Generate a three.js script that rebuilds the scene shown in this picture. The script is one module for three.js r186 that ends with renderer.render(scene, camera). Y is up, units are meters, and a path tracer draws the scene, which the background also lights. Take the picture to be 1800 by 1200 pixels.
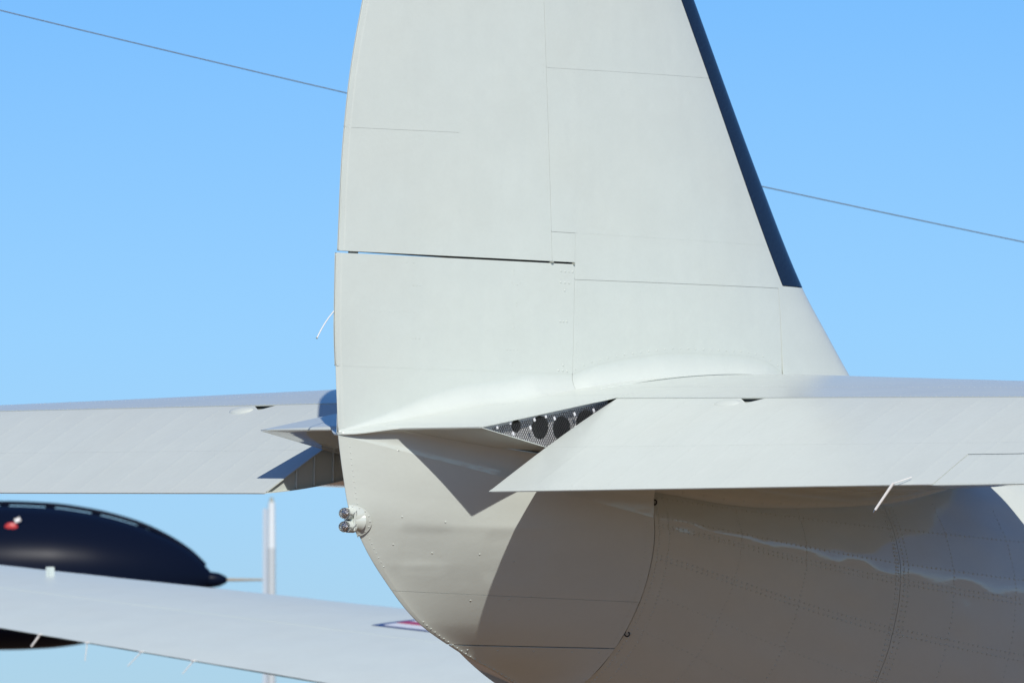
import * as THREE from 'three';
import { mergeGeometries } from 'three/addons/utils/BufferGeometryUtils.js';

// ------------------------------------------------------------------ camera, sky, sun, exposure
const R = (d) => d * Math.PI / 180;
const scene = new THREE.Scene();
const camera = new THREE.PerspectiveCamera(4.2952, 1.5, 0.5, 9000);
camera.position.set(-27.7179, 1.6065, 28.8699);
{
  const yaw = R(45), el = R(3.07);
  camera.lookAt(camera.position.clone().add(new THREE.Vector3(Math.cos(yaw) * Math.cos(el), Math.sin(el), -Math.sin(yaw) * Math.cos(el)).multiplyScalar(40)));
}
camera.focus = 39.9; camera.userData.fStop = 10;

const SUN_AZ = R(129.6), SUN_EL = R(37.8);                 // azimuth of the sun from +x towards +z
const sunDir = new THREE.Vector3(Math.cos(SUN_AZ) * Math.cos(SUN_EL), Math.sin(SUN_EL), Math.sin(SUN_AZ) * Math.cos(SUN_EL));
const sun = new THREE.DirectionalLight(new THREE.Color(1, 0.97, 0.92), 4.3);
sun.position.copy(sunDir).multiplyScalar(80); sun.castShadow = true;
sun.shadow.camera.left = -30; sun.shadow.camera.right = 30; sun.shadow.camera.top = 30; sun.shadow.camera.bottom = -30; sun.shadow.camera.far = 220;
sun.shadow.mapSize.set(4096, 4096);
scene.add(sun, sun.target);

{ // clear desert sky: pale near the horizon, deep blue overhead
  const W = 512, H = 1024, px = new Float32Array(W * H * 4);
  const key = [[0, .46, .66, .78], [.9, .425, .655, .81], [2, .372, .665, .94], [3.1, .318, .642, 1.0], [5.2, .205, .525, 1.0], [10, .095, .29, .68], [20, .042, .15, .42], [40, .018, .078, .275], [65, .011, .058, .23], [90, .009, .052, .215]];
  for (let j = 0; j < H; j++) {
    const el = ((j + .5) / H - .5) * Math.PI, deg = el * 180 / Math.PI;
    for (let i = 0; i < W; i++) {
      let c;
      if (deg <= 0) c = [.40, .50, .55];
      else { let k = 0; while (k < key.length - 2 && deg > key[k + 1][0]) k++; const a = key[k], b = key[k + 1], t = Math.min(1, (deg - a[0]) / (b[0] - a[0])); c = [1, 2, 3].map(n => a[n] + (b[n] - a[n]) * t); }
      const az = ((i + .5) / W - .5) * 2 * Math.PI, d = new THREE.Vector3(Math.cos(el) * Math.cos(az), Math.sin(el), Math.cos(el) * Math.sin(az)).dot(sunDir);
      const q = Math.max(0, d), g = deg > 0 ? .30 * Math.pow(q, 24) + .16 * Math.pow(q, 3) : 0;
      const o = (j * W + i) * 4; px[o] = c[0] + g; px[o + 1] = c[1] + g * .95; px[o + 2] = c[2] + g * .85; px[o + 3] = 1;
    }
  }
  const t = new THREE.DataTexture(px, W, H, THREE.RGBAFormat, THREE.FloatType);
  t.mapping = THREE.EquirectangularReflectionMapping; t.minFilter = t.magFilter = THREE.LinearFilter; t.needsUpdate = true;
  scene.background = t; scene.environment = t;
}
const renderer = new THREE.WebGLRenderer({ antialias: true });
renderer.toneMapping = THREE.LinearToneMapping; renderer.toneMappingExposure = 1.0;
renderer.shadowMap.enabled = true;

// ------------------------------------------------------------------ small tools
let seed = 7; const rnd = () => { seed = (seed * 1664525 + 1013904223) >>> 0; return seed / 4294967296; };
const lerp = (a, b, t) => a + (b - a) * t, clamp = (x, a, b) => Math.max(a, Math.min(b, x)), sm = (a, b, x) => { const t = clamp((x - a) / (b - a), 0, 1); return t * t * (3 - 2 * t); };
function curve(pts) {                                       // monotone-ish cubic through [x, y] points
  return (x) => {
    let k = 0; while (k < pts.length - 2 && x > pts[k + 1][0]) k++;
    const [x0, y0] = pts[k], [x1, y1] = pts[k + 1], h = x1 - x0, s = (y1 - y0) / h;
    const sl = (i) => (pts[i + 1][1] - pts[i][1]) / (pts[i + 1][0] - pts[i][0]);
    const m0 = k > 0 ? (sl(k - 1) * s > 0 ? 2 / (1 / sl(k - 1) + 1 / s) : 0) : s, m1 = k < pts.length - 2 ? (sl(k + 1) * s > 0 ? 2 / (1 / sl(k + 1) + 1 / s) : 0) : s;
    const t = (x - x0) / h; if (t < 0) return y0 + m0 * (x - x0); if (t > 1) return y1 + m1 * (x - x1);
    return y0 * (1 + 2 * t) * (1 - t) ** 2 + h * m0 * t * (1 - t) ** 2 + y1 * t * t * (3 - 2 * t) + h * m1 * t * t * (t - 1);
  };
}
const hash = (x, y) => { let h = (x * 374761393 + y * 668265263) | 0; h = Math.imul(h ^ (h >>> 13), 1274126177); return ((h ^ (h >>> 16)) >>> 0) / 4294967296; };
function vnoise(x, y) { const i = Math.floor(x), j = Math.floor(y), u = x - i, v = y - j, a = u * u * (3 - 2 * u), b = v * v * (3 - 2 * v); return lerp(lerp(hash(i, j), hash(i + 1, j), a), lerp(hash(i, j + 1), hash(i + 1, j + 1), a), b) - .5; }
const V = (a) => new THREE.Vector3(a[0], a[1], a[2]);
// a curved sheet with thickness: f(u, v) -> [x, y, z]; uvf gives texture coordinates in metres
function patch(f, nu, nv, { flip = false, t = .006, skirt = true, uvf = (p) => [p[0], p[1]] } = {}) {
  const pos = [], nor = [], uv = [], idx = [], e = 1e-3;
  const N = (u, v) => {
    const u0 = Math.max(0, u - e), u1 = Math.min(1, u + e), v0 = Math.max(0, v - e), v1 = Math.min(1, v + e);
    const a = V(f(u1, v)).sub(V(f(u0, v))), b = V(f(u, v1)).sub(V(f(u, v0))), n = a.cross(b);
    if (n.lengthSq() < 1e-16) return null; n.normalize(); return flip ? n.negate() : n;
  };
  for (let j = 0; j <= nv; j++) for (let i = 0; i <= nu; i++) {
    const u = i / nu, v = j / nv, p = f(u, v); let n = N(u, v) || N(clamp(u, .01, .99), clamp(v, .01, .99)) || new THREE.Vector3(0, 1, 0);
    pos.push(...p); nor.push(n.x, n.y, n.z); uv.push(...uvf(p, u, v));
  }
  const id = (i, j) => j * (nu + 1) + i;
  const quad = (a, b, c, d) => flip ? idx.push(a, c, b, a, d, c) : idx.push(a, b, c, a, c, d);
  for (let j = 0; j < nv; j++) for (let i = 0; i < nu; i++) quad(id(i, j), id(i + 1, j), id(i + 1, j + 1), id(i, j + 1));
  if (skirt && t > 0) {
    const loop = []; for (let i = 0; i < nu; i++) loop.push(id(i, 0)); for (let j = 0; j < nv; j++) loop.push(id(nu, j)); for (let i = nu; i > 0; i--) loop.push(id(i, nv)); for (let j = nv; j > 0; j--) loop.push(id(0, j));
    const base = pos.length / 3, L = loop.length;
    const g = (k) => V([pos[3 * k], pos[3 * k + 1], pos[3 * k + 2]]), gn = (k) => V([nor[3 * k], nor[3 * k + 1], nor[3 * k + 2]]);
    for (let k = 0; k < L; k++) {
      const a = g(loop[k]), n = gn(loop[k]), d = g(loop[(k + 1) % L]).sub(g(loop[(k + L - 1) % L])), o = d.cross(n).normalize(); if (flip) o.negate();
      for (const q of [a, a.clone().addScaledVector(n, -t)]) { pos.push(q.x, q.y, q.z); nor.push(o.x, o.y, o.z); uv.push(uv[2 * loop[k]], uv[2 * loop[k] + 1]); }
    }
    for (let k = 0; k < L; k++) { const a = base + 2 * k, b = base + 2 * ((k + 1) % L); quad(a, a + 1, b + 1, b); }
  }
  const geo = new THREE.BufferGeometry();
  geo.setAttribute('position', new THREE.Float32BufferAttribute(pos, 3)); geo.setAttribute('normal', new THREE.Float32BufferAttribute(nor, 3)); geo.setAttribute('uv', new THREE.Float32BufferAttribute(uv, 2)); geo.setIndex(idx);
  return geo;
}
function mirrorZ(geo) {
  const g = geo.clone(), p = g.attributes.position, n = g.attributes.normal, ix = g.index;
  for (let i = 0; i < p.count; i++) { p.setZ(i, -p.getZ(i)); n.setZ(i, -n.getZ(i)); }
  for (let i = 0; i < ix.count; i += 3) { const a = ix.getX(i + 1); ix.setX(i + 1, ix.getX(i + 2)); ix.setX(i + 2, a); }
  return g;
}
const H0 = 3.35;                                            // height of the tail point above the ground
function mesh(name, geos, mat, parent, lift = H0) {
  const list = (Array.isArray(geos) ? geos : [geos]).map(g => { const q = g.index ? g : (() => { const n = g.attributes.position.count; g.setIndex([...Array(n).keys()]); return g; })(); for (const k of Object.keys(q.attributes)) if (!['position', 'normal', 'uv'].includes(k)) q.deleteAttribute(k); return q; });
  const g = list.length > 1 ? mergeGeometries(list) : list[0].clone(); if (lift) g.translate(0, lift, 0);
  const m = new THREE.Mesh(g, mat); m.name = name; m.castShadow = m.receiveShadow = true; parent.add(m); return m;
}
const used = {};
function tag(o, label, category, group, kind) { if (label) o.userData.label = label; if (category) o.userData.category = category; if (group) o.userData.group = group; if (kind) o.userData.kind = kind; return o; }
function rod(a, b, r0, r1 = r0, seg = 8) {
  const A = V(a), B = V(b), g = new THREE.CylinderGeometry(r1, r0, A.distanceTo(B), seg);
  g.applyQuaternion(new THREE.Quaternion().setFromUnitVectors(new THREE.Vector3(0, 1, 0), B.clone().sub(A).normalize())); g.translate((A.x + B.x) / 2, (A.y + B.y) / 2, (A.z + B.z) / 2); return g;
}
function box(w, h, d, x, y, z, ry = 0, rx = 0, rz = 0) { const g = new THREE.BoxGeometry(w, h, d); g.rotateX(rx); g.rotateZ(rz); g.rotateY(ry); g.translate(x, y, z); return g; }
const domeBase = new THREE.SphereGeometry(1, 7, 3, 0, Math.PI * 2, 0, Math.PI / 2);
function domes(list) {                                      // rivets: [point, normal, radius, height]
  return list.map(([p, n, r, h = r * .5]) => { const g = domeBase.clone(); g.scale(r, h, r); g.applyQuaternion(new THREE.Quaternion().setFromUnitVectors(new THREE.Vector3(0, 1, 0), V(n).normalize())); g.translate(...p); return g; });
}
function nrm(f, u, v, flip) { const e = 2e-3, a = V(f(u + e, v)).sub(V(f(u - e, v))), b = V(f(u, v + e)).sub(V(f(u, v - e))), n = a.cross(b).normalize(); if (flip) n.negate(); return [n.x, n.y, n.z]; }

// ------------------------------------------------------------------ materials
function noiseTex(n, fn, srgb) {
  const d = new Uint8Array(n * n * 4);
  for (let j = 0; j < n; j++) for (let i = 0; i < n; i++) { const c = fn(i / n, j / n), o = (j * n + i) * 4; for (let k = 0; k < 3; k++) d[o + k] = clamp(Math.round((Array.isArray(c) ? c[k] : c) * 255), 0, 255); d[o + 3] = 255; }
  const t = new THREE.DataTexture(d, n, n); t.wrapS = t.wrapT = THREE.RepeatWrapping; t.magFilter = THREE.LinearFilter; t.minFilter = THREE.LinearMipmapLinearFilter; t.generateMipmaps = true; if (srgb) t.colorSpace = THREE.SRGBColorSpace; t.needsUpdate = true; return t;
}
function tnoise(u, v, f, s) {                               // tiling value noise
  const x = u * f, y = v * f, i = Math.floor(x), j = Math.floor(y), a = x - i, b = y - j, A = a * a * (3 - 2 * a), B = b * b * (3 - 2 * b), h = (p, q) => hash(((p % f) + f) % f + s * 131, ((q % f) + f) % f + s * 57);
  return lerp(lerp(h(i, j), h(i + 1, j), A), lerp(h(i, j + 1), h(i + 1, j + 1), A), B) - .5;
}
const paintMap = noiseTex(512, (u, v) => { const m = .965 + .03 * tnoise(u, v, 5, 1) + .022 * tnoise(u, v, 17, 2) + .016 * tnoise(u, v, 90, 3), w = .012 * tnoise(u, v, 4, 4); return [m + w, m, m - w]; });
const paintRough = noiseTex(256, (u, v) => .5 + .3 * tnoise(u, v, 6, 5) + .2 * tnoise(u, v, 40, 6));
const orange = noiseTex(512, (u, v) => .5 + .5 * tnoise(u, v, 24, 7) + .3 * tnoise(u, v, 70, 8) + .12 * tnoise(u, v, 200, 9));
const std = (o) => new THREE.MeshPhysicalMaterial({ roughness: .5, metalness: 0, ...o });
const rgb = (r, g, b) => new THREE.Color().setRGB(r, g, b);
const rep = (t, k) => { const c = t.clone(); c.repeat.set(k, k); c.needsUpdate = true; return c; };
const M = {
  paint: std({ name: 'grey_paint', color: rgb(.590, .628, .572), roughness: .24, map: paintMap, bumpMap: rep(orange, 2), bumpScale: .0004, ior: 1.5 }),
  belly: std({ name: 'glossy_grey_paint', color: rgb(.590, .628, .572), roughness: .06, map: paintMap, bumpMap: orange, bumpScale: .0005, ior: 1.72 }),
  boot: std({ name: 'black_rubber', color: rgb(.006, .008, .020), roughness: .2, bumpMap: rep(orange, 3), bumpScale: .0006 }),
  inner: std({ name: 'primer', color: rgb(.33, .345, .29), roughness: .7 }),
  rubber: std({ name: 'tyre_rubber', color: rgb(.03, .03, .032), roughness: .85 }),
  ribLight: std({ name: 'bare_rib', color: rgb(.74, .74, .74), roughness: .5, map: paintMap }),
  wire: std({ name: 'black_wire', color: rgb(.012, .013, .016), roughness: .45 }),
  steel: std({ name: 'bright_metal', color: rgb(.65, .65, .65), roughness: .22, metalness: 1 }),
  wick: std({ name: 'pale_wick', color: rgb(.72, .70, .66), roughness: .45 }),
  glass: std({ name: 'lamp_glass', color: rgb(1, 1, 1), roughness: .02, transmission: 1, thickness: .01, ior: 1.5 }),
};

// ------------------------------------------------------------------ ground
{
  const gmap = noiseTex(1024, (u, v) => { const m = .80 + .25 * tnoise(u, v, 6, 11) + .2 * tnoise(u, v, 31, 12) + .22 * tnoise(u, v, 170, 13) + .2 * tnoise(u, v, 512, 14); return [m, m * .985, m * .96]; });
  gmap.repeat.set(1 / 9, 1 / 9);
  const g = new THREE.PlaneGeometry(6000, 6000, 8, 8); g.rotateX(-Math.PI / 2);
  const p = g.attributes.position, uv = g.attributes.uv; for (let i = 0; i < p.count; i++) uv.setXY(i, p.getX(i), p.getZ(i));
  tag(mesh('ground', g, std({ name: 'desert_ground', color: rgb(.210, .122, .058), roughness: .95, map: gmap }), scene, 0), 'flat tan desert ground under the parked aeroplanes', null, null, 'structure');
}

// ------------------------------------------------------------------ the grey aeroplane (x forward, y up, z starboard; the tail point is the origin, lifted by H0)
const plane = new THREE.Group(); plane.name = 'grey_aeroplane'; plane.rotation.x = R(1.2); scene.add(plane);
tag(plane, 'glossy pale grey aeroplane tail with tall fin and black fin edge, filling the picture', 'aeroplane');
const panel = (geo, parent = plane, mat = M.paint, name = 'skin_panel') => mesh(name, geo, mat, parent);

const xTu = curve([[.78, -.018], [.80, -.017], [1.152, -.004], [1.505, .030], [1.912, .112], [2.4, .25]]), xTl = curve([[-.05, .004], [0, 0], [.274, -.020], [.5, -.032], [.79, -.031]]);
const xL = curve([[.1, 3.52], [.358, 3.282], [.545, 3.123], [.762, 2.946], [1.21, 2.669], [2.046, 2.198], [2.4, 2.0]]);
const xBoot = curve([[.7, 2.765], [.759, 2.726], [1.73, 2.213], [2.032, 2.05], [2.4, 1.85]]);
const naca = (s) => { s = clamp(s, 0, 1); return 10 * (.2969 * Math.sqrt(s) - .126 * s - .3516 * s * s + .2843 * s ** 3 - .1015 * s ** 4); };
const skinWave = (x, y) => 0.0009 * vnoise(x * 11, y * 2.6) + .0005 * vnoise(x * 26 + 9, y * 5) + .0018 * vnoise(x * 3 + 4, y * 3);
const tFin = curve([[0, .150], [.75, .140], [2.4, .100]]);
function zf(x, y, upper) { const t = (upper ? xTu : xTl)(y), s = (xL(y) - x) / (xL(y) - t); return .004 + tFin(y) * naca(s) + skinWave(x, y) * sm(0, .15, s) * sm(0, .1, 1 - s); }
function finPatch(xa, xb, ya, yb, upper, nu, nv) {         // xa, xb functions of y; ya, yb functions of x
  const f = (u, v) => { let y = lerp(ya(1.3), yb(1.3), v), x = lerp(xa(y), xb(y), u); y = lerp(ya(x), yb(x), v); x = lerp(xa(y), xb(y), u); return [x, y, zf(x, y, upper)]; };
  return patch(f, nu, nv, { t: .003 });
}
const K = (k) => () => k;
const G = .0007;
const gapTop = (x) => .7995 + .004 * x, gapBot = (x) => .7905 + .004 * x;          // slot between the rudder and the lower fin
const hinge = (y) => lerp(1.200, 1.143, (y - .93) / 1.04);
const TOP = 2.32;
const rearTop = (x) => .296 + .008 * x;                                       // seam above the tail fairing
const filletTop = curve([[1.335, .302], [1.451, .345], [1.744, .40], [2.04, .429], [2.415, .43], [2.566, .412], [2.70, .36], [3.5, .2]]);
const rudder = new THREE.Group(); rudder.name = 'rudder'; plane.add(rudder);
const fin = new THREE.Group(); fin.name = 'fin'; plane.add(fin);
const finPanels = [
  [rudder, finPatch(xTu, K(.65), gapTop, (x) => 1.344 + .014 * x - G * .6, true, 70, 60)],
  [rudder, finPatch(xTu, K(.65), (x) => 1.344 + .014 * x + G * .6, K(TOP), true, 70, 90)],
  [rudder, finPatch(K(.65), (y) => hinge(y) - G, gapTop, K(TOP), true, 50, 130)],
  [fin, finPatch((y) => hinge(y) + G, K(1.3426), gapTop, K(.9358), true, 24, 20)],
  [fin, finPatch((y) => hinge(y) + G, xBoot, (x) => 1.655 + .014 * x + G * .5, K(TOP), true, 110, 60)],
  [fin, finPatch((y) => hinge(y) + G, (y) => y > .937 ? Math.max(xBoot(y), 1.31) : xBoot(y), (x) => (x < 1.306 ? .937 : .727 + .013 * (x - 1.3) + G), (x) => 1.655 + .014 * x - G * .5, true, 150, 90)],
  [fin, finPatch(K(1.3438), K(2.690), (x) => filletTop(x) - .004, (x) => .727 + .013 * (x - 1.3) - G, false, 110, 40)],
  [fin, finPatch(xTl, K(1.3426), (x) => rearTop(x) - .003, gapBot, false, 120, 50)],
];
// the main forward panel starts at the spar below the small access panel: build it in two so that the corner stays square
finPanels[5][1] = finPatch(K(1.3438), xBoot, (x) => .727 + .013 * (x - 1.3) + G, K(.937), true, 110, 22);
finPanels.push([fin, finPatch((y) => hinge(y) + G, xBoot, K(.9372), (x) => 1.655 + .014 * x - G * .5, true, 130, 70)]);
// dorsal piece in front, reaching down behind the tailplane
const dorsal = (u, v) => { const y = lerp(.12, .757, v), x0 = 2.693, x1 = xL(y), q = 1 - (1 - u) ** 1; const s = (1 - q), x = lerp(x0, x1, 1 - s * s); return [x, y, zf(x, y, false) + .09 * Math.exp(-(y - .12) / .09) * (1 - u)]; };
finPanels.push([fin, patch(dorsal, 60, 60)]);
const port = [];
for (const [par, g] of finPanels) { panel(g, par); port.push(mirrorZ(g)); }
mesh('port_skin', port, M.paint, fin);
{ // rubber boot over the leading edge
  const f = (u, v) => { const y = lerp(.7605, TOP, v), q = Math.abs(2 * u - 1), x = lerp(xL(y), xBoot(y) + .001, q * q), z = (zf(x, y, true) + .002) * (u < .5 ? 1 : -1); return [x, y, u === .5 ? 0 : z]; };
  mesh('leading_edge_boot', patch(f, 48, 90, { t: .002 }), M.boot, fin);
  // trailing edge strips
  for (const [par, xt, a, b, up] of [[rudder, xTu, .802, TOP, true], [fin, xTl, .02, .787, false]])
    mesh('trailing_edge_strip', patch((u, v) => { const y = lerp(a, b, v), x = xt(y) + lerp(.030, -.003, u); return [x, y, lerp(zf(xt(y) + .030, y, up) + .0012, .0035, u)]; }, 2, 90, { t: .002, flip: true }), M.paint, par);
  // dark inner body behind the joints
  const inner = (y0, y1, up, x0) => { const xt = up ? xTu : xTl, g = (u, v) => { const y = lerp(y0, y1, v), x = lerp(xt(y) + x0, xL(y) - .06, u); return [x, y, Math.max(.002, zf(x, y, up) - .016)]; }; const a = patch(g, 30, 20, { skirt: false }); return [a, mirrorZ(a)]; };
  mesh('spar_frame', [...inner(.81, TOP, true, .07), ...inner(.2, .775, false, .07)], M.inner, fin);
  for (const g of [box(.05, .010, .012, .075, .795, .0), box(.012, .007, .02, 1.203, .8, .112), box(.008, .010, .02, 1.335, .7985, .118)]) mesh('hinge_arm', g, M.inner, fin);
}
{ // rivets of fin and rudder
  const L = [], at = (x, y, up, r = .0036) => { const f = (a, b) => [a, b, zf(a, b, up)]; L.push([f(x, y), nrm(f, x, y), r]); };
  for (let y = .83; y < 2.3; y += .0165) at(xTu(y) + .020, y, true, .0024);
  for (let y = .95; y < 2.3; y += .035) { at(hinge(y) - .018, y, true, .0022); at(1.365, y, true, .002); at(1.330, y + .01, true, .002); }
  for (let y = .05; y < .78; y += .018) at(xTl(y) + .028, y, false, .0026);
  for (const cy of [.665, .425]) for (let k = -1; k < 2; k++) { at(.42 + k * .019, cy + (cy < .5 ? .005 : 0), false, .0036); }
  for (let k = 0; k < 12; k++) at(.10 + k * .028, .542 + .002 * (k % 2), false, .0026);
  for (const [x, y] of [[.36, .765], [.4, .765], [.98, .755], [.98, .735], [1.02, .70], [1.0, .69], [.97, .70], [1.0, .61], [1.0, .595], [.985, .55], [.985, .522], [.985, .50], [.985, .495], [.97, .40], [.99, .40], [1.01, .40], [.95, .40], [.985, .33], [.985, .345]]) at(x, y, false, .0034);
  for (const [x, y] of [[1.22, .763], [1.245, .762], [1.27, .762], [1.29, .762], [1.22, .712], [1.245, .711], [1.27, .711], [1.222, .538], [1.242, .537], [1.262, .537], [1.22, .317], [1.245, .316], [1.27, .315], [1.245, .676], [1.245, .34]]) at(x + .04, y, false, .0052);
  for (let y = .34; y < .76; y += .02) { at(1.362, y, false, .0022); at(1.375, y + .01, false, .002); }
  for (let y = .40; y < .75; y += .022) { at(2.675, y, false, .002); }
  for (let x = 1.36; x < 2.66; x += .05) at(x, filletTop(x) + .014, false, .004);
  for (const yr of [1.12, 1.58, 1.90]) for (let x = 1.36; x < xBoot(yr) - .04; x += .045) at(x, yr + .014 * x, true, .0018);
  for (const xr of [.42, .80]) for (let y = .84; y < 2.25; y += .04) at(xr + .05 * (y - .8), y, true, .0017);
  for (const xr of [1.75, 2.2]) for (let y = .45; y < 1.6; y += .04) at(xr, y, y > .73, .0017);
  for (let y = .83; y < .93; y += .022) at(1.325, y, true, .0026);
  tag(mesh('rivets', domes(L), M.paint, fin), null, null, null, 'stuff');
}

const xHinge = (z) => 1.03, spanEnd = 4.35;
const kz = (z) => Math.max(0, Math.abs(z) - .7);
const tailLE = (z) => 3.29 - .22 * Math.abs(z);
const stabT = (z) => .350 - .040 * kz(z);
let lift = 0;                                               // the port half sits a little higher at its outer end
const lipY = (z) => .178 - (.010 - lift) * kz(z);
const lipS = (z) => (tailLE(z) - xHinge(z)) / (tailLE(z) - .2);
function stabUp(x, z) { const s = (tailLE(z) - x) / (tailLE(z) - .2), T = stabT(z), m = lipY(z) - T * naca(lipS(z)); return m + T * naca(s); }
function stabLow(x, z) { const s = (tailLE(z) - x) / (tailLE(z) - .2), T = stabT(z), m = lipY(z) - T * naca(lipS(z)); return m - .55 * T * naca(s); }

// ------------------------------------------------------------------ tail fairing: shelf, fillets, perforated rib
const shelfRaw = (x) => -.006 + .03 * sm(0, .2, x) + (x > .19 ? .188 * (x - .19) : 0);
const shelfY = (x) => lerp(shelfRaw(x), stabUp(x, .7) + lerp(.003, -.005, sm(1.08, 1.25, x)), sm(.86, 1.02, x));          // height of the shelf's outer edge
const lowerY = (x) => shelfRaw(Math.min(x, .19)) - .004 - (x > .19 ? .183 * (x - .19) : 0) - .02 * sm(0, .5, x);
const zEdge = (x) => x < .165 ? .215 * Math.pow(clamp((x + .003) / .168, 0, 1), .85) : lerp(.215, .70, clamp((x - .165) / .028, 0, 1));   // narrow at the tail point, then a step out to the full width
const xAlong = (u) => u < .26 ? lerp(-.003, .165, u / .26) : u < .42 ? lerp(.165, .193, (u - .26) / .16) : lerp(.193, 1.341, ((u - .42) / .58) ** 1.15);
const spineRaw = curve([[-.02, -.004], [0, .002], [.3, .062], [.84, .158], [1.3, .215]]);
const spineY = (x) => lerp(spineRaw(x), stabUp(x, .3) + .006, sm(.72, 1.0, x));
function filletCurve(x, w, zOut, yOut, yTop, r, yIn) {      // w 0 outer edge -> 1 fin wall at yTop
  const zw = (y) => zf(x, y, false) - .0005;
  const zb = zw(yIn + r), a = .5, b = .8;
  if (w < a) { const t = w / a, z1 = Math.min(zOut, zb + r); return [x, lerp(yOut, yIn, t), lerp(zOut, z1, t)]; }
  if (w < b) { const t = (w - a) / (b - a) * Math.PI / 2, rr = Math.min(r, Math.max(.001, zOut - zb)); return [x, yIn + r * (1 - Math.cos(t)), zb + rr * (1 - Math.sin(t))]; }
  const t = (w - b) / (1 - b), y = lerp(yIn + r, yTop, t); return [x, y, zw(y)];
}
const tailFairing = new THREE.Group(); tailFairing.name = 'tail_fairing'; plane.add(tailFairing);
{
  // spacing in x grows from the pointed end, so that the sharp edge stays straight
  const X = xAlong;
  const shelf = (u, v) => { const x = X(u), r = .012 + .085 * sm(0, .7, x), yTop = rearTop(x); return filletCurve(x, v, zEdge(x), shelfY(x), yTop, r, Math.min(spineY(x), yTop - r - .01)); };
  const g = patch(shelf, 150, 90, { t: .004 });
  panel(g, tailFairing, M.paint, 'upper_skin'); mesh('upper_skin', mirrorZ(g), M.paint, tailFairing);
  // front part of the shelf merging with the tailplane, under the fin root
  const g2 = patch((u, v) => { const x = lerp(1.344, 2.690, u), r = lerp(.097, .170, sm(0, .3, u)) * (1 - .3 * sm(.75, 1, u)); const yt = filletTop(x) - .0008; return filletCurve(x, v, .30 + .05 * u, shelfY2(x), yt, r, Math.min(shelfY2(x) + .003, yt - r - .01)); }, 90, 70, { t: .004 });
  panel(g2, tailFairing, M.paint, 'root_fillet'); mesh('root_fillet', mirrorZ(g2), M.paint, tailFairing);
  // lower skin of the wedge
  const low = (u, v) => { const x = X(u * .93), z = lerp(zEdge(x), 0, v), y = lowerY(x) + .02 * sm(0, .5, x) * (1 - sm(0, .35, v)); return [x, y, z]; };
  const g3 = patch(low, 100, 24, { flip: true, t: .003, uvf: (p) => [p[0], p[2]] });
  panel(g3, tailFairing, M.belly, 'lower_skin'); mesh('lower_skin', mirrorZ(g3), M.belly, tailFairing);
  // perforated end rib and the wire mesh over it
  for (const s of [1, -1]) {
    const yT = (x) => .022 + .188 * (x - .19) - .010, yB = (x) => .022 - .183 * (x - .19);
    const sh = new THREE.Shape(); sh.moveTo(.22, yB(.22)); sh.lineTo(1.02, yB(1.02)); sh.lineTo(1.02, yT(1.02)); sh.lineTo(.24, yT(.24)); sh.closePath();
    for (const [x, y, r] of [[.449, .036, .030], [.598, .034, .053], [.733, .034, .056], [.884, .060, .062]]) { const h = new THREE.Path(); h.absellipse(x, y, r, r * .98, 0, Math.PI * 2); sh.holes.push(h); }
    const rib = new THREE.ExtrudeGeometry(sh, { depth: .004, bevelEnabled: false, curveSegments: 28 }); rib.translate(0, 0, s > 0 ? .655 : -.659);
    const cav = [box(.86, .006, .40, .62, .0, s * .40, 0, 0, 0)];
    const r = mesh('perforated_rib', rib, M.ribLight, tailFairing);
    const bay = new THREE.ExtrudeGeometry(new THREE.Shape([[.26, yB(.26) + .006], [1.0, yB(1.0) + .012], [1.0, yT(1.0) - .03], [.28, yT(.28) - .006]].map(q => new THREE.Vector2(...q))), { depth: .004, bevelEnabled: false }); bay.translate(0, 0, s * .34); mesh('bay_web', bay, M.inner, r);
    // diagonal wires clipped to the opening
    const W = [], inside = (x, y) => x > .2 && x < 1.0 && y < yT(x) - .004 && y > yB(x) + .004;
    for (const dir of [1, -1]) for (let c = -.6; c < 1.9; c += .0135) {
      let a = null, b = null;
      for (let t = -.2; t <= .24; t += .003) { const y = t, x = c + dir * t * .62; if (inside(x, y)) { a = a || [x, y]; b = [x, y]; } else if (a) break; }
      if (a && b && Math.hypot(a[0] - b[0], a[1] - b[1]) > .008) { const z = s * (.684 + (dir > 0 ? .002 : 0)); W.push(rod([a[0], a[1], z], [b[0], b[1], z], 0.0015, 0.0015, 5)); }
    }
    tag(mesh('wire_mesh', W, M.wire, tailFairing), null, null, null, 'stuff');
    for (const [x, y] of [[.30, .026], [.38, .048], [.40, .0], [.505, .03], [.53, .066], [.60, .083], [.655, .075], [.78, .098], [.79, .04], [.90, .118]])
      mesh('clip', box(.011, .015, .004, x, y, s * .689, 0, 0, .5), M.ribLight, tailFairing);
  }
}
function shelfY2(x) { return stabUp(x, .3) + .003; }

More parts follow.
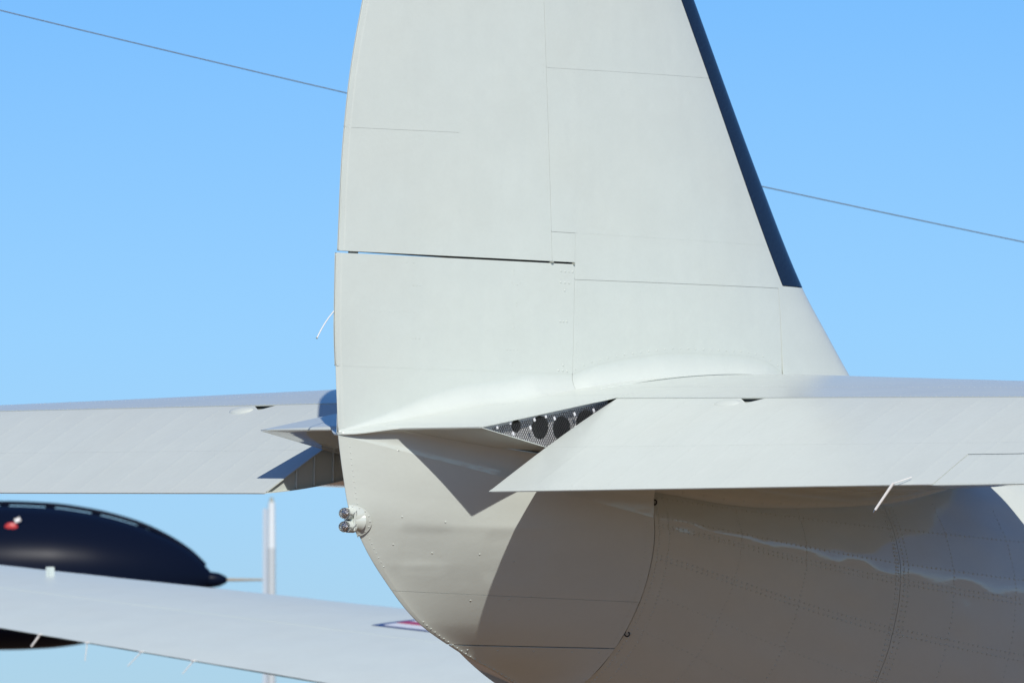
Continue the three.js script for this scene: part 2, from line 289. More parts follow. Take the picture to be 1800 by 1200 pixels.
// ------------------------------------------------------------------ tailplane and elevators
function tailplane(side) {
  const par = new THREE.Group(); par.name = 'tailplane'; plane.add(par);
  const mid = (z) => xHinge(z) + .34;
  const wav = (x, z) => .0008 * vnoise(x * 8, z * 3) + .0005 * vnoise(x * 4, z * 16);
  const up = (xa, xb, z0, z1, nu, nv) => patch((u, v) => { const z = lerp(z0, z1, v), x = lerp(xa(z), xb(z), 1 - (1 - u) ** 1.6); return [x, stabUp(x, z) + wav(x, z), z]; }, nu, nv, { flip: true, uvf: (p) => [p[2], p[0]] });
  const gs = [up(xHinge, (z) => mid(z) - .001, .12, spanEnd, 24, 120), up((z) => mid(z) + .001, tailLE, .12, spanEnd, 60, 120)];
  const low = patch((u, v) => { const z = lerp(.12, spanEnd, v), x = lerp(xHinge(z), tailLE(z), 1 - (1 - u) ** 1.6); return [x, stabLow(x, z), z]; }, 50, 60, { uvf: (p) => [p[2], p[0]] });
  const web = patch((u, v) => { const z = lerp(.12, spanEnd, v), x = xHinge(z) + .05; return [x, lerp(stabLow(x, z), stabUp(x, z) - .004, u), z]; }, 2, 8, { skirt: false });
  const tip = patch((u, v) => { const z = spanEnd, x = lerp(xHinge(z), tailLE(z), 1 - (1 - u) ** 1.6); return [x, lerp(stabLow(x, z), stabUp(x, z), v), z + .12 * Math.sin(v * Math.PI) * Math.sqrt(Math.max(0, u * (1 - u))) * 2]; }, 24, 8, { skirt: false });
  const fix = (g) => side > 0 ? g : mirrorZ(g);
  for (const g of gs) panel(fix(g), par);
  mesh('lower_skin', fix(low), M.belly, par); mesh('rear_spar', fix(web), M.inner, par); mesh('tip_cap', fix(tip), M.paint, par);
  const L = [], f = (x, z) => [x, stabUp(x, z), z];
  for (let z = .8; z < spanEnd; z += .03) { L.push([f(xHinge(z) + .018, z).map((q, i) => i === 2 ? q * side : q), [0, 1, 0], .0022]); L.push([f(mid(z) + .02, z).map((q, i) => i === 2 ? q * side : q), [0, 1, 0], .0022]); }
  tag(mesh('rivets', domes(L), M.paint, par), null, null, null, 'stuff');
}
tailplane(1); lift = .006; tailplane(-1); lift = 0;

const TEx = (z) => .236 + .040 * kz(z), TEy = (z) => -.255 + .0075 * kz(z);
const elevTop = (s, z) => {                                  // s 0 at the hinge -> 1 at the trailing edge
  const x = lerp(xHinge(z) - .009, TEx(z), s), y = lerp(lipY(z) - .004, TEy(z), s) + .014 * 4 * s * (1 - s) * (1 - .4 * s);
  const ph = ((z - .74) / .215) % 1, d = Math.min(Math.abs(ph), Math.abs(1 - ph)) * .215, rib = .0004 * Math.exp(-((d / .011) ** 2)) + .00012 * Math.cos(ph * 2 * Math.PI);
  return [x, y + rib * sm(0, .1, s) * sm(0, .06, 1 - s) + .0005 * vnoise(x * 9, z * 7), z];
};
const elevLow = (s, z) => { const x = lerp(xHinge(z) - .009, TEx(z), s); return [x, lerp(-.115 + .016 * kz(z), TEy(z) - .003, s) - .02 * 4 * s * (1 - s), z]; };
function elevator(side) {
  const par = new THREE.Group(); par.name = 'elevator'; plane.add(par);
  const fix = (g) => side > 0 ? g : mirrorZ(g), z0 = .712, zT = side > 0 ? 3.235 : 9, sSeam = .555, uvf = (p) => [p[2], p[0]];
  const zEnd = spanEnd - .02, g = .0003, sTab = .690, notch = 1.545;
  const P = (s0, s1, za, zb, nu, nv) => patch((u, v) => { const z = lerp(za, zb, v); return elevTop(lerp(s0 > 0 ? s0 : .062 * Math.max(0, 1 - Math.abs(z - notch) / .075), s1, u), z); }, nu, nv, { uvf, t: .005 });
    panel(fix(P(0, sSeam - g, z0, zEnd, 36, 420)), par);
  if (side > 0) {
    panel(fix(P(sSeam + g, 1, z0, zT - .004, 30, 280)), par);
    panel(fix(P(sSeam + g, sTab - .009, zT - .004, zEnd, 8, 130)), par);
    const tab = mesh('trim_tab', [P(sTab, 1.012, zT + .004, zEnd, 30, 110), patch((u, v) => { const a = elevTop(lerp(sTab, 1.012, u), lerp(zT, zEnd, v)); a[1] -= .004 + .03 * (1 - u); return a; }, 6, 20, { flip: true, t: .002 })], M.paint, par);
    mesh('hinge_arm', box(.05, .012, .012, elevTop(sTab, 3.5)[0], elevTop(sTab, 3.5)[1], 3.9), M.steel, tab);
  } else panel(fix(P(sSeam + g, 1, z0, zEnd, 36, 420)), par);
  // trailing edge strip, nose, lower skin, inner body
  mesh('trailing_edge_strip', fix(patch((u, v) => { const z = lerp(z0, side > 0 ? zT - .006 : zEnd, v), a = elevTop(lerp(.985, 1.006, u), z); return [a[0], a[1] + .0012, z]; }, 2, 120, { t: .005, uvf })), M.paint, par);
  mesh('lower_skin', fix(patch((u, v) => elevLow(u, lerp(z0, zEnd, v)), 12, 60, { flip: true, uvf, t: .004 })), M.belly, par);
  const nose = patch((u, v) => { const z = lerp(z0, zEnd, v), a = elevTop(0, z), b = elevLow(0, z), cy = (a[1] + b[1]) / 2, r = (a[1] - b[1]) / 2, t = u * Math.PI; return [a[0] + .35 * r * Math.sin(t), cy + r * Math.cos(t) - .002, z]; }, 12, 40, { flip: true, skirt: false, uvf });
  const inn = patch((u, v) => { const z = lerp(z0 + .02, zEnd, v), a = elevTop(lerp(.01, .9, u), z); return [a[0], a[1] - .012, z]; }, 6, 30, { skirt: false, uvf });
  mesh('nose', fix(nose), M.inner, par); mesh('spar_frame', fix(inn), M.inner, par);
  // closing rib at the root, set in a little, with stiffeners
  const zr = z0 + .014;
  mesh('end_rib', fix(patch((u, v) => { const s = lerp(0, .995, u), a = elevTop(s, zr), b = elevLow(s, zr); return [a[0], lerp(b[1], a[1] - .004, v), zr]; }, 30, 6, { flip: true, skirt: false })), M.ribDull || M.paint, par);
  for (const s of [.30, .45, .60, .74]) { const a = elevTop(s, z0), b = elevLow(s, z0); mesh('stiffener', rod([a[0], a[1] - .008, side * (z0 + .010)], [b[0], b[1] + .006, side * (z0 + .010)], .006), M.paint, par); }
  const st = []; for (let z = .74 + .215; z < zEnd; z += .215) for (let q = .06; q < .97; q += .05) { const p = elevTop(q, z); st.push([[p[0], p[1], p[2] * side], [-.43, .9, 0], .0022]); }
  tag(mesh('rivets', domes(st), M.paint, par), null, null, null, 'stuff');
  // hinge cut-out: small raised half-round with a dark pocket beside it
  const a = elevTop(.015, notch);
  const bump = new THREE.SphereGeometry(1, 20, 10, 0, Math.PI * 2, 0, Math.PI / 2); bump.scale(.036, .012, .075); bump.rotateZ(.5); bump.translate(a[0] - .034, a[1] - .018, side * notch - .115);
  mesh('hinge_blister', bump, M.paint, par);
}
elevator(1); lift = .006; elevator(-1); lift = 0;
{ // static wick under the starboard trailing edge
  const root = elevTop(.93, 3.10), te = [.30, -.236, 3.045];
  const g = mesh('static_wick', rod([.292, -.232, 3.052], [.255, -.345, 2.985], .0068, .0058, 10), M.wick, plane);
  mesh('wick_holder', rod([.36, -.206, 3.092], [.295, -.233, 3.052], .0022, .0022, 8), M.wick, g); mesh('wick_tip', rod([.255, -.345, 2.985], [.251, -.357, 2.978], .0045, .002, 8), M.steel, g);
  const pts = [[-.038, .532, 0], [-.075, .495, 0], [-.108, .455, 0], [-.137, .412, 0]].map(V);
  const w = mesh('static_wick', new THREE.TubeGeometry(new THREE.CatmullRomCurve3(pts), 20, .0027, 8), M.wick, plane);
  mesh('wick_tip', rod([-.137, .412, 0], [-.139, .408, 0], .0042, .0042, 8), M.inner, w);
}

// ------------------------------------------------------------------ fuselage
const fa = curve([[1.0, .80], [1.12, .85], [2.45, 1.12], [4, 1.36], [6, 1.5], [10, 1.55], [13, 1.35], [15, .75], [15.8, .06]]);
const fyc = curve([[1.12, -.35], [2.45, -.58], [4, -.76], [6, -.85], [10, -.86], [13, -.9], [15, -1.0], [15.8, -1.05]]);
const fbl = curve([[1.12, .745], [2.45, 1.12], [4, 1.28], [6, 1.33], [10, 1.33], [13, 1.05], [15, .55], [15.8, .04]]);
const fbu = curve([[1.12, .56], [2.45, .84], [4, 1.0], [6, 1.1], [10, 1.15], [13, .95], [15, .5], [15.8, .04]]);
const fn = curve([[1.12, 1.55], [2.45, 1.8], [5, 2.0], [16, 2.0]]);
function fus(x, v, dent = true) {                           // v -1 top .. 0 widest .. 1 bottom
  const t = Math.abs(v) * Math.PI / 2, n = fn(x), b = v > 0 ? fbl(x) : fbu(x), c = Math.max(1e-9, Math.cos(t)) ** (2 / n), s = Math.max(0, Math.sin(t)) ** (2 / n);
  const y = fyc(x) - Math.sign(v) * b * s, z = fa(x) * c;
  if (!dent || x > 4.5) return [x, y, z];
  // skins sag a little between frames and stringers
  const fr = ((x - 1.12) / .31) % 1, st = (((v + 2) * 7.2) % 1 + 1) % 1, bay = Math.sin(Math.PI * fr) ** 2 * Math.sin(Math.PI * st) ** 2;
  const id = hash(Math.floor((x - 1.12) / .31) + 40, Math.floor((v + 2) * 7.2));
  const k = 1 - .0052 * bay * (.3 + id) + .0025 * vnoise(x * 2.7, v * 8) + .0015 * vnoise(x * 9, v * 22);
  return [x, fyc(x) + (y - fyc(x)) * k, z * k];
}
const canted = (v) => v > 0 ? 1.12 + .23 * (fyc(1.12) - fus(1.12, v, false)[1]) : 1.12;        // the first frame leans forward at the keel
const fuselage = new THREE.Group(); fuselage.name = 'fuselage'; plane.add(fuselage);
{
  const fu = (x0, x1, v0, v1, nu, nv) => patch((u, v) => { const w = lerp(v0, v1, v); return fus(lerp(x0 < 1.2 ? canted(w) + x0 - 1.12 : x0, x1, u), w); }, nu, nv, { flip: true, t: .01, uvf: (p, u, v) => [p[0], lerp(v0, v1, v) * 1.6] });
  const both = (g, name = 'skin_panel') => { mesh(name, g, M.belly, fuselage); mesh(name, mirrorZ(g), M.belly, fuselage); };
  both(fu(1.1262, 2.4485, -1, 1, 130, 240)); both(fu(2.4512, 4.6, -1, 1, 110, 160)); both(fu(4.603, 15.8, -1, 1, 90, 60));
  const inn = patch((u, v) => { const p = fus(lerp(canted(lerp(-1, 1, v)) - .01, 4.7, u), lerp(-1, 1, v), false); return [p[0], fyc(p[0]) + (p[1] - fyc(p[0])) * .983, p[2] * .983]; }, 20, 40, { skirt: false, flip: true });
  mesh('inner_frame', [inn, mirrorZ(inn)], M.inner, fuselage);
  // rivets: stringer rows fan out forward, frames are double columns
  const L = [], at = (x, v, r = .0038) => { const f = (a, b) => fus(a, b); L.push([f(x, v), nrm(f, x, v, true), r * (.88 + .24 * rnd()), r * (.55 + .4 * rnd())]); };
  const rows = [-.16, -.03, .04, .055, .185, .20, .33, .46, .60];
  for (const v of rows) for (let x = canted(v) + .05; x < 3.6; x += .026) at(x + (v === .05 || v === .195 ? .013 : 0), v - .02 * (x - 1.1) + .0 * x, v > .3 ? .0036 : .0048);
  for (const [x, r] of [[1.150, .0040], [1.20, .0040], [1.58, .0036], [1.93, .0042], [2.425, .0052], [2.437, .0044], [2.47, .0052], [2.495, .0046], [2.75, .0044], [3.1, .0044]]) for (let v = -.3; v < .85; v += .0145) at(x + (x < 1.3 ? canted(v) - 1.12 : 0) + .004 * (rnd() - .5), v, r);
  tag(mesh('rivets', domes(L), M.belly, fuselage), null, null, null, 'stuff');
}

// tail cone: rows from the thin rear edge to the first frame
const keel = fus(canted(1) - .002, 1, false);
const keelX = curve([[keel[1], keel[0]], [-1.08, 1.10], [-.955, .772], [-.82, .50], [-.655, .31], [-.496, .171], [-.323, .069], [-.224, .043], [-.11, .018], [-.008, 0]]);
const rrBox = (x, y, cx, cy, hx, hy, r) => { const dx = Math.abs(x - cx) - hx + r, dy = Math.abs(y - cy) - hy + r; return Math.hypot(Math.max(dx, 0), Math.max(dy, 0)) + Math.min(Math.max(dx, dy), 0) - r; };
function cone(u, w) {                                       // u 0 rear edge -> 1 frame, w 0 widest row -> 1 keel
  const P = fus(canted(w) - .002, w, false), ey = P[1] + .338 * (1 - w) ** 5, ex = keelX(ey);
  const x = lerp(ex, P[0], u), y = lerp(ey, P[1], u), g = Math.pow(u, 1 + .40 * w + .55 * w * w) * (1 + .10 * (1 - u) * (1 - w));
  let z = P[2] * g + .007 * Math.sqrt(Math.min(1, u * 40));
  const d1 = rrBox(x + .7 * z, y, .50, -.50, .14, .105, .05), d2 = rrBox(x + .7 * z, y, .98, -.53, .17, .11, .06);
  z -= .0052 * (1 - sm(-.050, .020, d1)) + .0046 * (1 - sm(-.050, .020, d2));
  z += .0022 * Math.exp(-(((y + .405) / .022) ** 2)) * sm(.1, .3, u) * (1 - sm(.5, .9, u)) + .0016 * Math.exp(-(((y + .685) / .035) ** 2)) * sm(.15, .35, u) + .004 * vnoise(x * 5 + 3, y * 6) * sm(0, .2, u) * (1 - sm(.7, 1, u)) + .003 * Math.exp(-(((x - .40) / .10) ** 2) - (((y + .575) / .022) ** 2));
  return [x, y, z];
}
const wallTop = (x) => lowerY(x) + .002;                    // underside of the shelf where the wall meets it
function coneWall(u, w) {                                   // w 0 at the widest row -> 1 flared out under the shelf
  const b = cone(u, 0), yT = Math.max(b[1] + .002, wallTop(b[0])), h = yT - b[1], r = Math.min(.10, h * .8);
  if (w < .5) return [b[0], lerp(b[1], yT - r, w * 2), b[2]];
  const t = (w - .5) * Math.PI; return [b[0], yT - r + r * Math.sin(t), b[2] + r * (1 - Math.cos(t))];
}
const tailCone = new THREE.Group(); tailCone.name = 'tail_cone'; plane.add(tailCone);
{
  const U = (u) => u ** 1.5, uvf = (p) => [p[0], p[1]];
  const rowOf = (y) => { let a = 0, b = 1; for (let k = 0; k < 40; k++) { const m = (a + b) / 2; cone(.5, m)[1] > y ? a = m : b = m; } return a; };
  const w1 = rowOf(-.705), w2 = rowOf(-.925);
  const P = (w0, wb, nv, uA = 0) => patch((u, v) => { const w = lerp(w0, wb, v); return cone(lerp(uA, 1, U(u)), w); }, 150, nv, { uvf, t: .004, flip: true });
  const add = (g, n) => { mesh(n, g, M.belly, tailCone); mesh(n, mirrorZ(g), M.belly, tailCone); };
  add(P(0, w1 - .0006, 130), 'skin_panel'); add(P(w1 + .0006, w2 - .0024, 60), 'skin_panel'); add(P(w2 + .0024, 1, 60), 'hatch');
  add(patch((u, v) => coneWall(lerp(.0, 1, U(u)), v), 90, 40, { uvf, t: .004 }), 'upper_fillet');
  const inn = patch((u, v) => { const c = cone(lerp(.06, 1, u), v); return [c[0] + .012, c[1] + .01, Math.max(.002, c[2] - .014)]; }, 30, 30, { skirt: false });
  mesh('inner_frame', [inn, mirrorZ(inn)], M.inner, tailCone);
  const L = [], at = (u, w, r) => L.push([cone(u, w), nrm(cone, u, w, true), r]);
  for (let k = 0; k < 78; k++) { const w = .02 + k * .0122; if (w > .31 && w < .47) continue; at(.030 + .01 * w, w, w < .31 ? .0034 : .0047); }
  for (const [x, y] of [[.28, -.17], [.40, -.185], [.30, -.41], [.50, -.41], [.26, -.52], [.44, -.54], [.66, -.53], [.82, -.55], [.62, -.73], [.80, -.72], [.9, -.70]]) {
    const w = rowOf(y); let a = .05, b = 1; for (let k = 0; k < 30; k++) { const m = (a + b) / 2, c = cone(m, w); c[0] + c[2] < x * 1.35 ? a = m : b = m; } at(a, w, .0048);
  }
  for (let k = 0; k < 40; k++) at(.975, .05 + k * .022, .0032);
  for (const w of [w2 + .02]) for (const u of [.1, .32, .55, .78, .93]) at(u, w, .005);
  tag(mesh('rivets', domes(L), M.belly, tailCone), null, null, null, 'stuff');
  const ring = new THREE.TorusGeometry(.011, .0032, 8, 18); ring.rotateY(-Math.PI / 5); const rp = fus(canted(.49) + .012, .49); ring.translate(rp[0], rp[1], rp[2] + .006);
  const ring2 = ring.clone(); const rq = fus(1.14, -.13); ring2.translate(rq[0] - rp[0], rq[1] - rp[1], rq[2] - rp[2]);
  mesh('drain_ring', ring, M.wire, tailCone); mesh('drain_ring', ring2, M.wire, tailCone);
}
{ // fillet between the fuselage side and the underside of the tailplane
  const edgeY = curve([[1.12, -.235], [1.73, -.296], [2.4, -.265], [2.98, -.165]]), edgeV = (x) => { let a = -1, b = .3; for (let k = 0; k < 36; k++) { const m = (a + b) / 2; fus(x, m, false)[1] > edgeY(x) ? a = m : b = m; } return a; };
  const vs = []; for (let i = 0; i <= 120; i++) vs.push(edgeV(1.124 + 1.83 * i / 120));
  const vAt = (u) => { const q = clamp(u, 0, 1) * 120, i = Math.min(119, Math.floor(q)); return lerp(vs[i], vs[i + 1], q - i); };
  const f = (u, v) => { const x = lerp(1.124, 2.954, u), a = fus(x, vAt(u), false), z1 = a[2] + .30 * (1 - .97 * sm(.6, 1, u)), y1 = Math.max(a[1] + .004, stabLow(x, Math.max(z1, a[2] + .1)) + .006), t = v * Math.PI / 2; return [x, a[1] + (y1 - a[1]) * Math.sin(t) ** .9, a[2] + .006 - .02 * (v < .001 ? 1 : 0) + (z1 - a[2]) * (1 - Math.cos(t))]; };
  const g = patch(f, 60, 30, { t: .004 });
  mesh('root_fairing', g, M.belly, fuselage); mesh('root_fairing', mirrorZ(g), M.belly, fuselage);
  const L = []; for (let x = 1.3; x < 2.9; x += .105) { const u = (x - 1.124) / 1.83; L.push([f(u, .12), nrm(f, clamp(u, .01, .99), .12), .0055]); }
  tag(mesh('screws', domes(L), M.belly, fuselage), null, null, null, 'stuff');
}
// ------------------------------------------------------------------ twin tail lamp
{
  const lamp = new THREE.Group(); lamp.name = 'tail_lamp'; plane.add(lamp);
  const c = [.165, -.385, .0];
  const f = (u, v) => { const a = v * Math.PI * 2, t = u, r = lerp(.034, .050, t ** 1.3), x = lerp(.072, .122, t); return [x, c[1] + Math.sin(a) * r * 1.0, Math.cos(a) * r * lerp(.75, 1.2, t)]; };
  const cap = patch((u, v) => { const a = v * Math.PI * 2; return [.072, c[1] + Math.sin(a) * .036 * u, Math.cos(a) * .027 * u]; }, 4, 32, { skirt: false, flip: true });
  const hous = mesh('lamp_housing', [patch(f, 24, 40, { skirt: false }), cap], M.belly, lamp);
  const onCone = (h, y, off) => { let a = 0, b = 1; for (let k = 0; k < 26; k++) { const m = (a + b) / 2; cone(.2, m)[1] > y ? a = m : b = m; } const w = a; a = 0; b = .9; for (let k = 0; k < 22; k++) { const m = (a + b) / 2, c = cone(m, w); c[0] + c[2] < h ? a = m : b = m; } const c = cone(a, w); return [c[0] - off * .45, y, c[2] + off * .85]; };
  const pl = (u, v) => { const a = lerp(-.5, .5, v) * Math.PI * 1.08, q = u; return onCone(.085 + .132 * q * Math.cos(a), -.387 + .072 * q * Math.sin(a), .003 + .020 * (1 - q * q) ** 1.5); };
  mesh('lamp_plate', patch(pl, 14, 36, { t: .004 }), M.belly, lamp);
  const L = []; for (let k = 0; k < 9; k++) { const v = .06 + k * .11, p = pl(.90, v); L.push([p, nrm(pl, .90, v), .0046]); }
  tag(mesh('rivets', domes(L), M.belly, hous), null, null, null, 'stuff');
  for (const [y, tilt] of [[-.354, .06], [-.413, -.03]]) {
    const bx = .036, z = .012;
    mesh('lamp_holder', [rod([.090, y, z], [.048, y, z], .0255, .0255, 24)], M.paint, lamp);
    const bulb = new THREE.SphereGeometry(.0245, 28, 20); bulb.scale(1.12, 1, 1); bulb.translate(bx, y, z);
    const b = mesh('bulb', bulb, M.glass, lamp);
    const refl = new THREE.SphereGeometry(.0135, 22, 12, 0, Math.PI * 2, Math.PI * .5, Math.PI * .5); refl.rotateZ(-Math.PI / 2); refl.translate(bx + .006, y, z);
    mesh('reflector', refl, std({ name: 'dull_metal', color: rgb(.5, .48, .46), roughness: .3, metalness: .7 }), b);
    mesh('filament', [rod([bx + .016, y, z], [bx - .006, y + .003, z], .003), new THREE.SphereGeometry(.005, 10, 8).translate(bx - .006, y + .003, z)], M.steel, b);
    mesh('guard_wire', [rod([.006, y - .002, z + .001], [.03, y - .001, z + .026], .0012, .0012, 6), rod([.03, y - .001, z + .026], [.062, y - .004, z + .030], .0012, .0012, 6), rod([.062, y - .004, z + .03], [.082, y + .012, z + .03], .0016, .0016, 6)], M.steel, lamp);
  }
  mesh('clamp_strap', [rod([.074, -.348, .040], [.074, -.43, .036], .005, .005, 8)], M.paint, lamp);
}
// landing gear, out of the picture, that carries the aeroplane
{
  for (const [x, z, w] of [[8.6, 2.6, .50], [8.6, -2.6, .50], [14.2, 0, .36]]) {
    const dy = -z * Math.sin(R(1.2)), g0 = -H0 - (z * -Math.tan(R(1.2))) ;
    const l = mesh('gear_leg', rod([x, -H0 + z * Math.tan(R(1.2)) + w, z], [x, -1.0, z], .09, .11, 14), M.steel, plane);
    const t = new THREE.TorusGeometry(w * .68, w * .32, 14, 30); t.translate(x, -H0 + z * Math.tan(R(1.2)) + w, z); mesh('wheel', t, M.rubber, l);
  }
}

// ------------------------------------------------------------------ overhead wire
{
  const dep = 52, F = 16000, d = new THREE.Vector3(), r = new THREE.Vector3(), u = new THREE.Vector3();
  const a = new THREE.Vector3(6.859, 6.28, -9.844), dir = new THREE.Vector3(11.046 - 6.859, 0, -5.757 + 9.844).normalize(), len = 5.85, pts = [];
  for (let k = -30; k <= 60; k++) { const s = k / 30 * len, q = s / len; pts.push(a.clone().addScaledVector(dir, s).add(new THREE.Vector3(0, -1.321 * q + .11 * q * (q - 1), 0))); }
  tag(mesh('overhead_wire', new THREE.TubeGeometry(new THREE.CatmullRomCurve3(pts), 160, .0030, 6), std({ name: 'grey_cable', color: rgb(.09, .09, .10), roughness: .5 }), scene, 0), 'thin grey wire crossing the sky behind the fin', 'wire');
}

// ------------------------------------------------------------------ second grey aeroplane beyond: its port wing
{
  const o = new THREE.Group(); o.name = 'grey_aeroplane_001'; scene.add(o); o.position.set(15.2, 0, -15.9);
  tag(o, 'pale grey wing with blue, white and red insignia bar beyond the tail', 'aeroplane');
  const m = std({ name: 'far_grey_paint', color: rgb(.63, .69, .635), roughness: .36, specularIntensity: .9, map: paintMap, bumpMap: orange, bumpScale: .0006 });
  const TE = (k) => [.105 * k, 2.605 + .1176 * k - .0 * k * k];         // k metres outboard (port) of the reference
  const chord = (k) => 3.8 - .08 * k, up = (k) => .27 - .028 * (k - 2.67), inc = .02;
  const surf = (k, s, off = 0) => { const [tx, ty] = TE(k), c = chord(k), x = tx + c * (1 - s); return [x, ty + inc * c * (1 - s) + up(k) * (naca(s) * .93 + .22 * Math.sin(Math.PI * s) ** 1) * .92 + off + .003 * vnoise(k * 3.2, s * 14), -k]; };
  const k0 = -18, k1 = 9;
  mesh('wing_upper_skin', patch((u, v) => surf(lerp(k0, k1, v), (1 - u) ** 1.7), 60, 200, { skirt: false, uvf: (p) => [p[2], p[0]] }), m, o, 0);
  mesh('wing_lower_skin', patch((u, v) => { const k = lerp(k0, k1, v), s = (1 - u) ** 1.7, [tx, ty] = TE(k), c = chord(k); return [tx + c * (1 - s), ty - .002 + inc * c * (1 - s) - .16 * naca(s) * (1 - s ** 10), -k]; }, 40, 60, { skirt: false, flip: true }), m, o, 0);
  const tapes = [];
  tapes.push(patch((u, v) => surf(lerp(-8, k1, u), .66 + .012 * (v - .5), .0016), 120, 2, { t: .003 }));
  mesh('seam_tape', tapes, m, o, 0);
  // roundel: bar with red stripe, disc and star, lying on the skin
  const blue = std({ name: 'insignia_blue', color: rgb(.012, .03, .14), roughness: .3 }), white = std({ name: 'insignia_white', color: rgb(.74, .75, .75), roughness: .3 }), red = std({ name: 'insignia_red', color: rgb(.42, .02, .045), roughness: .3 });
  const c0 = .53, cK = -.28;
  const ins = mesh('insignia', patch((u, v) => surf(lerp(.12, 1.18, u), lerp(c0 - .062, c0 + .062, v), .004), 20, 10, { t: .003 }), blue, o, 0);
  mesh('white_bar', patch((u, v) => surf(lerp(.12, 1.10, u), lerp(c0 - .052, c0 + .052, v), .007), 20, 10, { t: .003 }), white, ins, 0);
  mesh('red_stripe', patch((u, v) => surf(lerp(.12, 1.10, u), lerp(c0 - .016, c0 + .016, v), .010), 20, 4, { t: .003 }), red, ins, 0);
  mesh('blue_disc', patch((u, v) => surf(cK + .52 * u * Math.cos(v * 2 * Math.PI), c0 + .52 / 3.8 * u * Math.sin(v * 2 * Math.PI), .012), 10, 48, { t: .003, flip: true }), blue, ins, 0);
  mesh('white_star', patch((u, v) => { const a = v * 2 * Math.PI, q = ((v * 5) % 1), r = lerp(.46, .19, 1 - Math.abs(2 * q - 1)); return surf(cK + r * u * Math.sin(a), c0 - r / 3.8 * u * Math.cos(a), .015); }, 6, 60, { t: .003 }), white, ins, 0);
  // small fitting on the crest and static wicks along the trailing edge
  const wm = M.wick;
  const fz = surf(5.62, .40, .03); mesh('antenna_mount', box(.045, .07, .045, fz[0], fz[1], fz[2]), m, o, 0);
  for (const [k, dx, dy, dz, r] of [[3.22, -.03, -.085, -.06, .009], [2.66, -.02, -.13, .0, .004], [2.02, -.06, -.10, -.08, .004], [1.42, -.05, -.09, -.06, .004]]) {
    const a = surf(k, 1.0); mesh('static_wick', [rod([a[0], a[1], a[2]], [a[0] + dx, a[1] + dy, a[2] + dz], r, r * .8), box(.03, .012, .02, a[0], a[1], a[2])], wm, o, 0);
  }
  // body and gear out of the picture
  const body = new THREE.CapsuleGeometry(1.1, 12, 10, 24); body.rotateZ(Math.PI / 2); body.translate(3.5, 1.5 + .9, 16.5); mesh('fuselage', body, m, o, 0);
  for (const z of [14, 19]) { const l = mesh('gear_leg', rod([3, .4, z], [3, 1.9, z], .1), M.steel, o, 0); const t = new THREE.TorusGeometry(.28, .14, 12, 24); t.translate(3, .42, z); mesh('wheel', t, M.rubber, l, 0); }
}

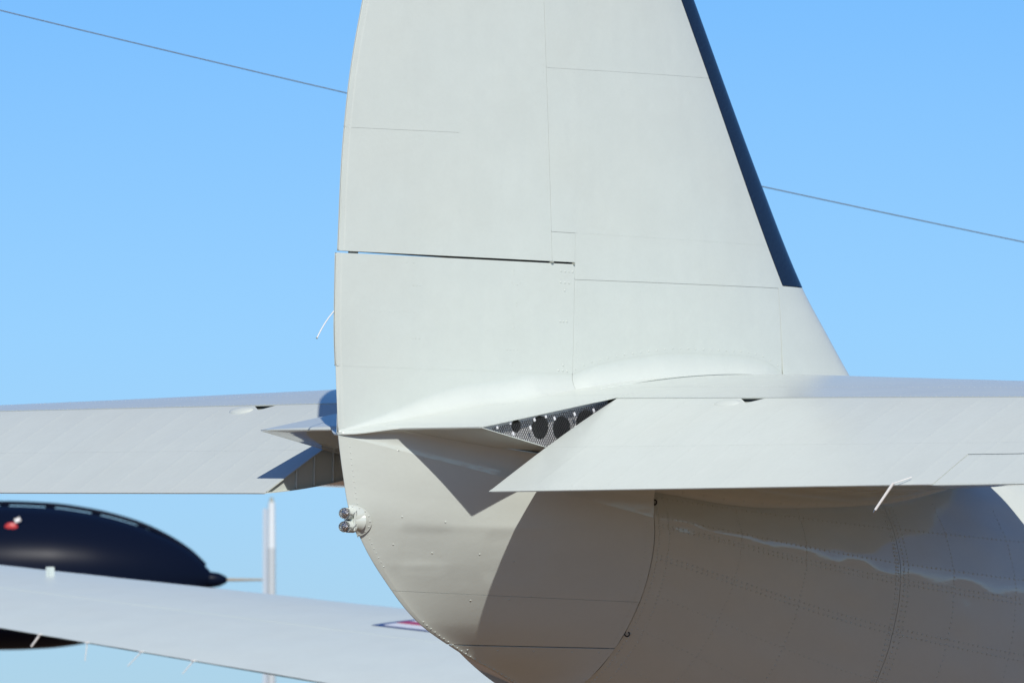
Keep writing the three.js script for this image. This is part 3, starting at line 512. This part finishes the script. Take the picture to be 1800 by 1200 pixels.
// ------------------------------------------------------------------ black streamlined pod body far behind
{
  const o = new THREE.Group(); o.name = 'black_aeroplane'; o.position.set(35.7, 0, -42.05); o.rotation.y = R(-46); scene.add(o);   // local x runs along the pod towards its pointed end
  tag(o, 'glossy black rounded aeroplane body with raised spine rail and thin pointed spike', 'aeroplane');
  const m = std({ name: 'gloss_black', color: rgb(.004, .007, .018), roughness: .32, specularIntensity: .09 });
  const yc = 4.24, Rm = .752, rad = curve([[-6, .1], [-5, .42], [-2.6, .70], [0, Rm], [.45, .735], [.9, .675], [1.35, .56], [1.7, .42], [1.95, .27], [2.08, .15], [2.15, .075]]);
  const dip = (x) => yc - .02 * Math.max(0, x) * 1;
  const prof = []; for (let i = 0; i <= 90; i++) { const x = lerp(-6, 2.15, i / 90); prof.push(new THREE.Vector2(Math.max(.002, rad(x)), x)); }
  const b = new THREE.LatheGeometry(prof, 72); b.rotateZ(-Math.PI / 2); b.translate(0, yc - .01, 0); mesh('body', b, m, o, 0);
  const tipP = [[.075, 2.10], [.085, 2.16], [.07, 2.25], [.035, 2.32], [.001, 2.34]].map(p => new THREE.Vector2(...p)), tip = new THREE.LatheGeometry(tipP, 32); tip.rotateZ(-Math.PI / 2); tip.translate(0, yc - .03, 0);
  mesh('tail_cap', tip, m, o, 0);
  mesh('spike', rod([2.32, yc - .03, 0], [2.70, yc - .03, 0], .016, .010), std({ name: 'brass', color: rgb(.35, .27, .17), roughness: .5 }), o, 0);
  const rp = []; for (let i = 0; i <= 60; i++) { const x = lerp(-2.5, 2.10, i / 60); rp.push(new THREE.Vector3(x, yc - .01 + rad(x) + .031 * sm(2.12, 1.3, x), 0)); }
  const rail = new THREE.TubeGeometry(new THREE.CatmullRomCurve3(rp), 120, .023, 8); const bl = []; for (let x = -2.4; x < 1.7; x += .48) bl.push(box(.10, .05, .02, x, yc - .012 + rad(x) + .012, 0, 0, 0, Math.atan((rad(x + .01) - rad(x - .01)) / .02)));
  mesh('spine_rail', rail, m, o, 0); for (const g of bl) mesh('rail_foot', g, m, o, 0);
  const red = new THREE.SphereGeometry(1, 24, 12); red.scale(.070, .052, .02); red.translate(.11, yc + .50, .545);
  const rc = mesh('red_cover', red, std({ name: 'red_paint', color: rgb(.45, .03, .03), roughness: .4 }), o, 0);
  for (const g of [box(.06, .05, .015, .175, yc + .575, .50, 0, -.6, .4), box(.04, .04, .015, .03, yc + .44, .58, 0, -.5, .2)]) mesh('white_tag', g, M.wick, rc, 0);
  const post = rod([-4.2, .3, 0], [-4.2, yc - .3, 0], .10); mesh('gear_leg', post, M.steel, o, 0); const t = new THREE.TorusGeometry(.28, .12, 12, 24); t.translate(-4.2, .40, 0); mesh('wheel', t, M.rubber, o, 0);
}

// ------------------------------------------------------------------ pale mast in the distance
{
  const o = new THREE.Group(); o.name = 'mast'; o.position.set(51.45, 0, -54.6); o.rotation.y = R(-45); scene.add(o);
  tag(o, 'slim pale mast standing upright behind the black body', 'mast');
  const wm = std({ name: 'mast_white', color: rgb(.66, .71, .72), roughness: .4 }), gm = std({ name: 'mast_grey', color: rgb(.48, .52, .53), roughness: .5 });
  mesh('upper_shaft', rod([0, 5.16, 0], [0, 5.74, 0], .052, .044, 24), wm, o, 0);
  mesh('lower_shaft', rod([0, 0, 0], [0, 5.16, 0], .052, .052, 24), gm, o, 0);
  mesh('cap', [rod([0, 5.74, 0], [0, 5.80, 0], .03, .02, 16)], M.inner, o, 0);
  mesh('side_plate', box(.055, 5.66, .03, -.082, 2.83, -.02), std({ name: 'mast_plate', color: rgb(.42, .48, .54), roughness: .5 }), o, 0);
}

renderer.render(scene, camera);
